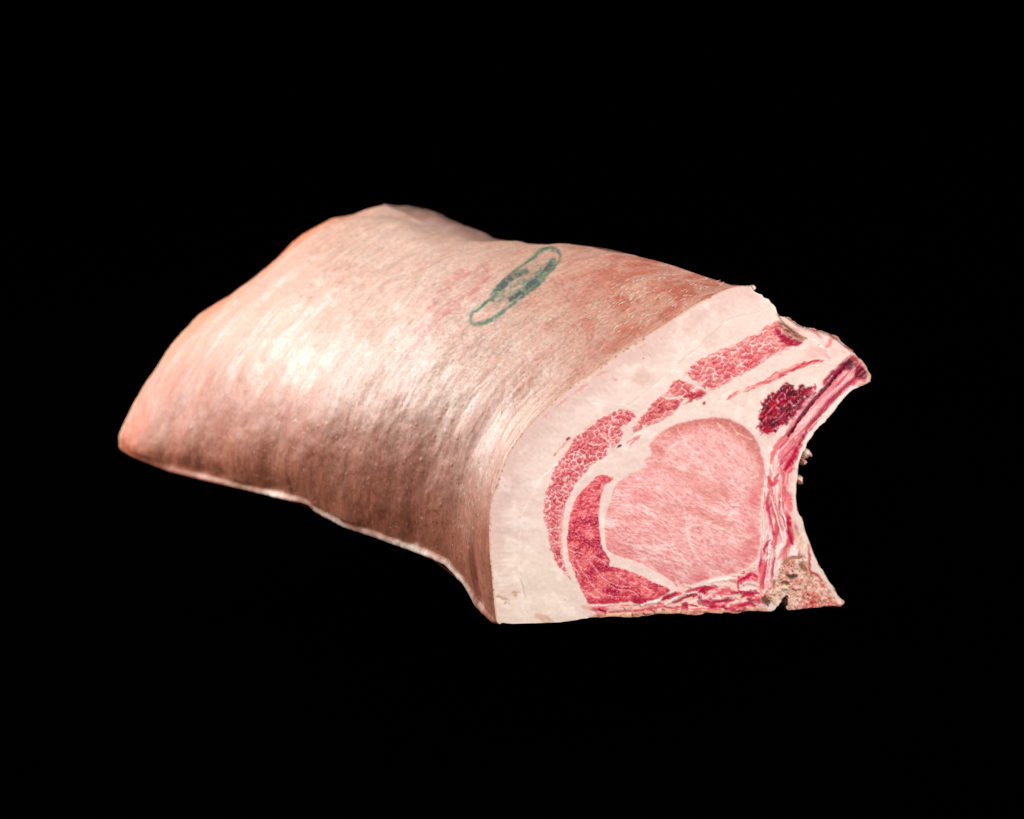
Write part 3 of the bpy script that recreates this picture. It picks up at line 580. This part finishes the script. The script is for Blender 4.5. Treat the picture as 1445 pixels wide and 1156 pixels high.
ALL = mix(ALL, rgb(160, 90, 62), np.clip(gz(270, 630, 75) * 1.3 + gz(480, 700, 90) * .8 + gz(600, 740, 60) * .9 + gz(340, 640, 60) * .7 + gz(640, 780, 50), 0, 1) * .9)
ALL = mix(ALL, rgb(228, 112, 66), np.clip(ss(LEN * 1000 - 50, LEN * 1000 - 12, s_m) * (gz(430, 345, 50) * 1.2 + gz(200, 590, 55) * .8 + gz(175, 620, 40) + gz(300, 470, 70) * .8), 0, 1) * .95)  # orange glow of back light through the rear rim, painted into the rind colour
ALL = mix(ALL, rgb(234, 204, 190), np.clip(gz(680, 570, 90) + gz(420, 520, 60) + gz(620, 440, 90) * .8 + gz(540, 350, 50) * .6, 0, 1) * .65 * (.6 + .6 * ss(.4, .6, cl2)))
ALL = mix(ALL, rgb(236, 206, 192), ss(.5, .70, st1) * (.05 + .4 * frs) * (1 - .6 * lowr)); ALL = mix(ALL, rgb(182, 116, 98), ss(.48, .3, st1) * (.1 + .5 * frs))
ALL = mix(ALL, rgb(190, 112, 96), ss(.55, .72, cl2) * .3 * ss(260, 120, s_m)); ALL = mix(ALL, rgb(228, 196, 180), ss(.56, .72, st2) * .25 * (1 - .7 * lowr))
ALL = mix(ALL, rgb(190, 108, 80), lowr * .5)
ALL = mix(ALL, rgb(192, 104, 90), ss(.52, .7, fbm(wx / 8, wy / 30, 3, 320)) * .3 * ss(110, 50, a_m))
ALL = mix(ALL, rgb(150, 96, 74), ss(.66, .76, st3 * .55 + iso * .45) * .45 * ss(140, 60, s_m))
ALL = mix(ALL, rgb(150, 50, 62), cre * ss(.4, .6, st1) * .6)
ALL = ALL * (1 + (iso - .5) * .34 + (st3 - .5) * .16)[..., None]
ALL = mix(ALL, rgb(238, 214, 198), ss(5.5, 1.2, a_m + (fbm(s_m / 9, a_m / 5, 3, 330) - .5) * 6) * (.25 + .7 * ss(.3, .6, fbm(s_m / 24, s_m * 0, 3, 332))) * ss(22, 45, s_m) * ss(395, 300, s_m))
ALL = mix(ALL, rgb(224, 178, 148), ss(.7, .1, s_m) * .5)
ALL = mix(ALL, rgb(244, 206, 168), ss(LEN * 1000 - 4, LEN * 1000, s_m) * .7)
# pores and specks
f1, f2, cid, cx, cy = vor(s_m / 3.0, a_m / 4.2, 340)
speck = ss(.2, .05, f1) * (cid > .72) * ss(170, 90, s_m) * ss(.45, .6, cl2); ALL = mix(ALL, rgb(128, 66, 50), speck * .75); 
f1, f2, cid, cx, cy = vor(s_m / 12.0, a_m / 15, 345); wart = ss(.1, .04, f1) * (cid > .6); ALL = mix(ALL, rgb(226, 170, 130), wart * .5)
skinV = skinV + NB * ((wart * .25 - speck * .2) * fr * MM)[..., None]
wetS = np.clip(.12 + .25 * (st1 - .5) + .5 * (cl2 - .5), 0, 1)
inner = base - NB * (.003 + 0 * SV)[..., None]; inner[:, :, 2] = np.minimum(inner[:, :, 2], -.004); inner[:, 0] += (0, .0, 0)
n1 = NS * NV
ia = np.arange(n1).reshape(NS, NV); ib = ia + n1
qa = np.stack([ia[:-1, :-1], ia[:-1, 1:], ia[1:, 1:], ia[1:, :-1]], -1).reshape(-1, 4)
# coarse inner skin so the rind is a closed slab
def stitch(o1, o2): return np.stack([o1[:-1], o2[:-1], o2[1:], o1[1:]], -1)
qb = (qa + n1)[:, ::-1]
Fs = np.vstack([qa, qb, stitch(ia[0], ib[0]), stitch(ia[-1], ib[-1])[:, ::-1], stitch(ia[:, 0], ib[:, 0])[:, ::-1], stitch(ia[:, -1], ib[:, -1])])
# orientation check
e1 = skinV[NS // 2, NV // 2 + 1] - skinV[NS // 2, NV // 2]; e2 = skinV[NS // 2 + 1, NV // 2] - skinV[NS // 2, NV // 2]
if np.dot(np.cross(e1, e2), NB[NS // 2, NV // 2]) < 0: Fs = Fs[:, ::-1]
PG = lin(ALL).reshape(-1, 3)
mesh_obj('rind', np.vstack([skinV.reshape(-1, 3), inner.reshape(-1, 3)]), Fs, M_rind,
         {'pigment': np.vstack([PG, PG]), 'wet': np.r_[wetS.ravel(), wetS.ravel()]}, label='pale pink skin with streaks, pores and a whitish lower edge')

# ------------------------------------------------------------------ ink stamps: flat prints lying on the rind
NSK = normals(skinV); NSK = np.where((NSK * NB).sum(-1, keepdims=True) < 0, -NSK, NSK)
def near(x, y):
    vis = (sx - x)**2 + (sy - y)**2; return np.unravel_index(np.argmin(vis), vis.shape)
def ink_mat(name):
    m, t = nt(name); out = nd(t, 'ShaderNodeOutputMaterial'); mx = nd(t, 'ShaderNodeMixShader'); tr = nd(t, 'ShaderNodeBsdfTransparent'); b = nd(t, 'ShaderNodeBsdfPrincipled', i_Roughness=.45)
    al = nd(t, 'ShaderNodeAttribute', attribute_name='cover'); pg = nd(t, 'ShaderNodeAttribute', attribute_name='pigment')
    tc = nd(t, 'ShaderNodeTexCoord'); n1 = nd(t, 'ShaderNodeTexNoise', i_Scale=900.0, i_Detail=4.0); t.links.new(tc.outputs['Object'], n1.inputs['Vector'])
    mr = nd(t, 'ShaderNodeMapRange', i_1=.34, i_2=.6, i_3=.7, i_4=1.0); t.links.new(n1.outputs[0], mr.inputs[0])
    mu = nd(t, 'ShaderNodeMath', operation='MULTIPLY'); t.links.new(al.outputs['Fac'], mu.inputs[0]); t.links.new(mr.outputs[0], mu.inputs[1])
    t.links.new(mu.outputs[0], mx.inputs[0]); t.links.new(tr.outputs[0], mx.inputs[1]); t.links.new(b.outputs[0], mx.inputs[2]); t.links.new(pg.outputs['Color'], b.inputs['Base Color']); t.links.new(mx.outputs[0], out.inputs[0])
    return m
def stamp(name, Pc, draw, label, box_):
    x0, x1, y0, y1 = box_
    m_ = (sx > x0) & (sx < x1) & (sy > y0) & (sy < y1)
    ii = np.where(m_.any(1))[0]; jj = np.where(m_.any(0))[0]
    sl = (slice(ii[0], ii[-1] + 1), slice(jj[0], jj[-1] + 1))
    a, c = draw(sx[sl], sy[sl]); V = (skinV[sl] + NSK[sl] * .00012)
    na, nb = V.shape[:2]
    q = gridfaces(na, nb); keep = (a.ravel()[q].max(1) > .02); q = q[keep]; ids = np.unique(q); mp_ = np.zeros(na * nb, int); mp_[ids] = np.arange(len(ids))
    e = np.cross(V[1, 0] - V[0, 0], V[0, 1] - V[0, 0]) @ NSK[sl][0, 0]
    q = mp_[q];  q = q if e > 0 else q[:, ::-1]
    mesh_obj(name, V.reshape(-1, 3)[ids], q, ink_mat(name), {'cover': a.ravel()[ids], 'pigment': lin(c).reshape(-1, 3)[ids]}, label=label)
def pl(x, y, pts, wd, soft=1.3):
    d, tb = segdist(x, y, spline(pts, 8), False)
    return ss(wd + soft, max(wd - soft, 0) - .01, d)
def green(x, y):
    x = x + (fbm(x / 4, y / 4, 2, 400) - .5) * 2.4; y = y + (fbm(x / 4, y / 4, 2, 401) - .5) * 2.4
    n = fbm(x / 3, y / 3, 3, 402); n2 = fbm(x / 9, y / 9, 2, 403)
    ring = pl(x, y, [(663,453),(666,440),(676,434),(690,420),(702,404),(716,390),(734,374),(750,361),(766,353),(783,351),(790,357),(787,367),(777,383),(768,394),(755,404),(740,416),(725,427),(712,437),(698,447),(684,453),(670,456),(663,453)], 1.7, 2.2)
    low = pl(x, y, [(722,422),(736,412),(748,401),(762,391),(772,378),(779,366)], 5.0, 3)
    upb = pl(x, y, [(694,420),(706,406),(718,394),(730,386),(742,380)], 4.5, 3)
    mid = pl(x, y, [(702,414),(716,408),(728,402),(744,396),(756,384),(770,374)], 4.5, 4) * .6
    mk = [pl(x, y, q, .9, 1.2) for q in ([(716,398),(724,404)], [(726,390),(732,400)], [(735,386),(742,396)], [(745,390),(752,384)], [(704,420),(712,416),(716,420)], [(726,416),(734,406)], [(754,398),(764,386)], [(757,382),(762,374)])]
    dark = np.maximum(low, upb)
    fill_, _t = segdist(x, y, [(690,425),(712,402),(740,380),(764,366),(776,366),(768,388),(742,412),(714,430),(700,436)], True)
    a = np.maximum.reduce([ss(-6, 8, fill_) * (.12 + .3 * ss(.35, .6, n2)), ring * (.62 + .5 * n2), low * .85, upb * .75, mid * (.45 + .5 * ss(.3, .6, n)), *[k_ * .6 for k_ in mk]])
    a = a * (.55 + .42 * ss(.3, .6, n))
    c = np.zeros(x.shape + (3,)) + rgb(40, 142, 112); c = mix(c, rgb(24, 92, 96), dark * ss(.35, .6, n2 * .5 + n * .5)); c = mix(c, rgb(48, 78, 94), dark * ss(.55, .7, n) * .35); c = mix(c, rgb(110, 164, 120), ss(.5, .3, n2) * .5)
    return np.clip(a, 0, .93), c
stamp('ink_stamp', None, green, 'smudged oval green ink inspection stamp', (655, 800, 343, 466))
def pink(x, y):
    x = x + (fbm(x / 5, y / 5, 2, 410) - .5) * 7; y = y + (fbm(x / 5, y / 5, 2, 411) - .5) * 7; n = fbm(x / 7, y / 7, 3, 412)
    a = .42 * np.maximum(pl(x, y, [(590,470),(605,440),(622,418),(636,400),(652,388),(672,380),(686,378)], 3, 7), pl(x, y, [(574,505),(592,482),(606,462),(630,438),(650,424),(666,410),(682,396),(684,382)], 3, 7))
    return a * (.1 + .55 * ss(.3, .65, n)), np.zeros(x.shape + (3,)) + rgb(236, 128, 142)
stamp('faded_stamp', None, pink, 'faint smeared pink ink mark', (560, 700, 365, 520))

# ------------------------------------------------------------------ bristles (thin tapered tubes rooted in the rind)
def hair_mat():
    m, t = nt('bristle'); out = nd(t, 'ShaderNodeOutputMaterial'); b = nd(t, 'ShaderNodeBsdfPrincipled', i_Roughness=.3)
    b.inputs['Base Color'].default_value = (.80, .60, .42, 1); b.inputs['Specular IOR Level'].default_value = .8
    oi = nd(t, 'ShaderNodeTexNoise', i_Scale=60.0); cr = nd(t, 'ShaderNodeValToRGB'); cr.color_ramp.elements[0].color = (.75, .55, .38, 1); cr.color_ramp.elements[1].color = (.95, .88, .76, 1)
    t.links.new(oi.outputs[0], cr.inputs[0]); t.links.new(cr.outputs[0], b.inputs['Base Color']); t.links.new(b.outputs[0], out.inputs[0]); return m
hv, hf = [], []
def hair(x, y, ln, ang, r=.10):
    i, j = near(x, y)
    if (sx[i, j] - x)**2 + (sy[i, j] - y)**2 > 9: return
    i = min(i, NS - 2); j = min(max(j, 1), NV - 2)
    p = skinV[i, j]; n = NSK[i, j]
    tv = skinV[i, j + 1] - skinV[i, j]; tv /= np.linalg.norm(tv); tu = skinV[i + 1, j] - skinV[i, j]; tu /= np.linalg.norm(tu)
    d = tv * math.cos(ang) - tu * math.sin(ang)
    side = np.cross(d, n); k0_ = len(hv); bend = rng.normal(0, .25)
    for k in range(4):
        t_ = k / 3; c = p + d * (ln * t_ * MM) + n * ((.05 + .45 * t_ * (1.1 - t_ * .5)) * ln * .35 * MM) + side * (bend * t_ * t_ * ln * MM * .6)
        rr_ = r * MM * (1 - .75 * t_)
        for q in range(3):
            th = q * 2.0944; hv.append(c + (side * math.cos(th) + n * math.sin(th)) * rr_)
    for k in range(3):
        for q in range(3):
            a = k0_ + k * 3 + q; b = k0_ + k * 3 + (q + 1) % 3; hf.append((a, b, b + 3, a + 3))
def cluster(n, x, y, rx, ry, tilt=0., l=(1.7, 3.6), a0=.15):
    c, s_ = math.cos(math.radians(tilt)), math.sin(math.radians(tilt))
    for _ in range(n):
        u = rng.normal(0, rx); v = rng.normal(0, ry); hair(x + u * c + v * s_, y - u * s_ + v * c, rng.uniform(*l), a0 + rng.normal(0, .35), rng.uniform(.18, .27))
cluster(85, 880, 425, 42, 16, 25); cluster(45, 950, 425, 45, 8, 28); cluster(30, 840, 440, 30, 12, 30); cluster(22, 800, 480, 30, 16, 35); cluster(14, 1000, 402, 22, 5, 25)
cluster(30, 620, 735, 32, 34, 60, (1.0, 2.2), 1.5); cluster(16, 670, 745, 10, 30, 0, (1.4, 3.0), .0); cluster(16, 530, 700, 50, 28, 0, (.8, 1.5), 1.2); cluster(12, 300, 600, 60, 40, 0, (.8, 1.4)); cluster(14, 720, 590, 16, 30, 0, (1.4, 2.6)); cluster(25, 700, 440, 80, 50, 20, (1., 2.))
for (x, y) in ((1058, 405), (1062, 404.5), (1052, 405), (1046, 406)): hair(x, y, 2.2, .2, .12)
mesh_obj('bristles', np.array(hv), np.array(hf), hair_mat(), label='short pale bristles on the rind', stuff=True)

# ------------------------------------------------------------------ remaining sides and rear end
RZ = -np.repeat(sr[:, None], NR, 1); RB = np.concatenate([rest, RZ[..., None]], -1)
o2 = resample(np.vstack([OUT[k0 - 1:], OUT[:1]]), NR)
hb = np.array([H[int(np.clip(round(y) - Y0, 0, H.shape[0] - 1)), int(np.clip(round(x) - X0, 0, H.shape[1] - 1))] for x, y in o2])
RB[0] = unp(o2[:, 0], o2[:, 1], hb * PXM)
rs = sr * 1000; T_r = np.linspace(0, 1, NR)
n_r = (fbm(np.repeat(rs[:, None], NR, 1) / 12, np.repeat(T_r[None], 160, 0) * 60, 4, 500) - .5)
NBr = normals(RB); cenr = RB.mean(axis=1, keepdims=True); NBr = np.where(((RB - cenr) * NBr).sum(-1, keepdims=True) < 0, -NBr, NBr)
fade = ss(0, 10, rs)[:, None] * ss(0, .03, T_r)[None] * ss(1, .97, T_r)[None]
RB = RB + NBr * (n_r * fade * 5 * MM)[..., None]
TT = np.repeat(T_r[None], 160, 0); RS = np.repeat(rs[:, None], NR, 1)
CS = np.zeros(TT.shape + (3,)) + rgb(224, 188, 176); CS = mix(CS, rgb(176, 112, 98), ss(.45, .65, fbm(RS / 30, TT * 40, 4, 501)) * .8); CS = mix(CS, rgb(150, 50, 54), ss(.56, .7, fbm(RS / 22, TT * 30, 4, 502)) * .5)
CS = mix(CS, rgb(150, 116, 104), ss(.35, .2, TT) * .85 * ss(120, 220, RS))
cuts = [0, int(NR * .30), int(NR * .62), NR - 1]
tipi = int(np.argmax(o2[:, 0])); bri = tipi + int(np.argmax((o2[tipi:, 0] + o2[tipi:, 1]))); cuts = [0, tipi, bri, NR - 1]
for (a, b), nm in zip(((cuts[0], cuts[1]), (cuts[1], cuts[2]), (cuts[2], cuts[3])), ('belly_side', 'cavity_lining', 'underside')):
    V = RB[:, a:b + 1]; q = gridfaces(160, b + 1 - a)
    e = np.cross(V[81, 1] - V[80, 1], V[80, 2] - V[80, 1]) @ NBr[80, a + 1]
    if e < 0: q = q[:, ::-1]
    mesh_obj(nm, V.reshape(-1, 3), q, M_side, {'pigment': lin(CS[:, a:b + 1]).reshape(-1, 3), 'wet': np.full(V.shape[0] * V.shape[1], .4)})
# rear cut: fan of rings closing the far end
ring = np.vstack([skinV[-1][::4], RB[-1][1:-1:2]]); nR = len(ring); cen = ring.mean(0)
rings = [cen + (ring - cen) * k - np.array([0, 0, .004 * (1 - k)]) for k in np.linspace(1, .02, 40)]
V = np.array(rings); V[1:, :, 2] += (fbm(V[1:, :, 0] * 60, V[1:, :, 1] * 60, 3, 510) - .5) * .006
ii = np.arange(40 * nR).reshape(40, nR); nx = np.roll(ii, -1, 1)
q = np.stack([ii[:-1], ii[1:], nx[1:], nx[:-1]], -1).reshape(-1, 4)
kk = np.repeat(np.linspace(1, .02, 40)[:, None], nR, 1)
rc = np.zeros(kk.shape + (3,)) + rgb(234, 212, 198); rc = mix(rc, rgb(204, 96, 100), ss(.74, .68, kk + (fbm(V[..., 0] * 40, V[..., 1] * 40, 3, 511) - .5) * .2))
mesh_obj('rear_cut', V.reshape(-1, 3), q[:, ::-1], M_fat, {'pigment': lin(rc).reshape(-1, 3), 'wet': np.full(V.shape[0] * V.shape[1], .3)}, label='far cut end in fat and pink meat')

# ------------------------------------------------------------------ loose scraps of fat hanging on the rib side
import bmesh
def scrap(x, y, r, off, seed):
    bm = bmesh.new(); bmesh.ops.create_icosphere(bm, subdivisions=4, radius=1)
    c = unp(x, y, off)
    co = np.array([v.co[:] for v in bm.verts])
    n = fbm(co[:, 0] * 2 + seed, co[:, 1] * 2 + co[:, 2] * 1.3, 3, seed); k = .45 + 1.1 * n
    for v, kk_ in zip(bm.verts, k): v.co = Vector(c) + Vector((v.co.x * r[0], v.co.y * r[1], v.co.z * r[2])) * kk_ * MM
    me = bpy.data.meshes.new('fat_scrap'); bm.to_mesh(me); bm.free()
    me.polygons.foreach_set('use_smooth', np.ones(len(me.polygons), bool))
    at = me.color_attributes.new('pigment', 'FLOAT_COLOR', 'POINT'); cc = lin(mix(np.zeros((len(co), 3)) + rgb(232, 208, 192), rgb(206, 130, 110), ss(.45, .7, n)))
    at.data.foreach_set('color', np.c_[cc, np.ones(len(co))].astype(np.float32).ravel())
    me.materials.append(M_fat); link(bpy.data.objects.new('fat_scrap', me), root)
scrap(1135, 639, (2.2, 3.0, 5), -.004, 600); scrap(1131, 651, (2.0, 1.7, 4), -.004, 610); scrap(1126, 676, (1.9, 2.5, 4), -.004, 620); scrap(1187, 850, (1.8, 1.6, 1.6), -.001, 630); scrap(1063, 406, (1.3, 1.5, 1.5), -.001, 640)

# ------------------------------------------------------------------ black table
low = min((FACE @ Vector(p)).z for p in np.vstack([RB[::10, ::6].reshape(-1, 3), skinV[::20, ::10].reshape(-1, 3)]))
g = bpy.data.meshes.new('table_surface'); s_ = 40; g.from_pydata([(-s_, -s_, low - .001), (s_, -s_, low - .001), (s_, s_, low - .001), (-s_, s_, low - .001)], [], [(0, 1, 2, 3)]); g.materials.append(M_tab)
go = bpy.data.objects.new('table_surface', g); COL.objects.link(go); go['kind'] = 'structure'; go['label'] = 'plain deep black surface under the meat'
print('LOW', low, 'cam', cam.matrix_world.translation)
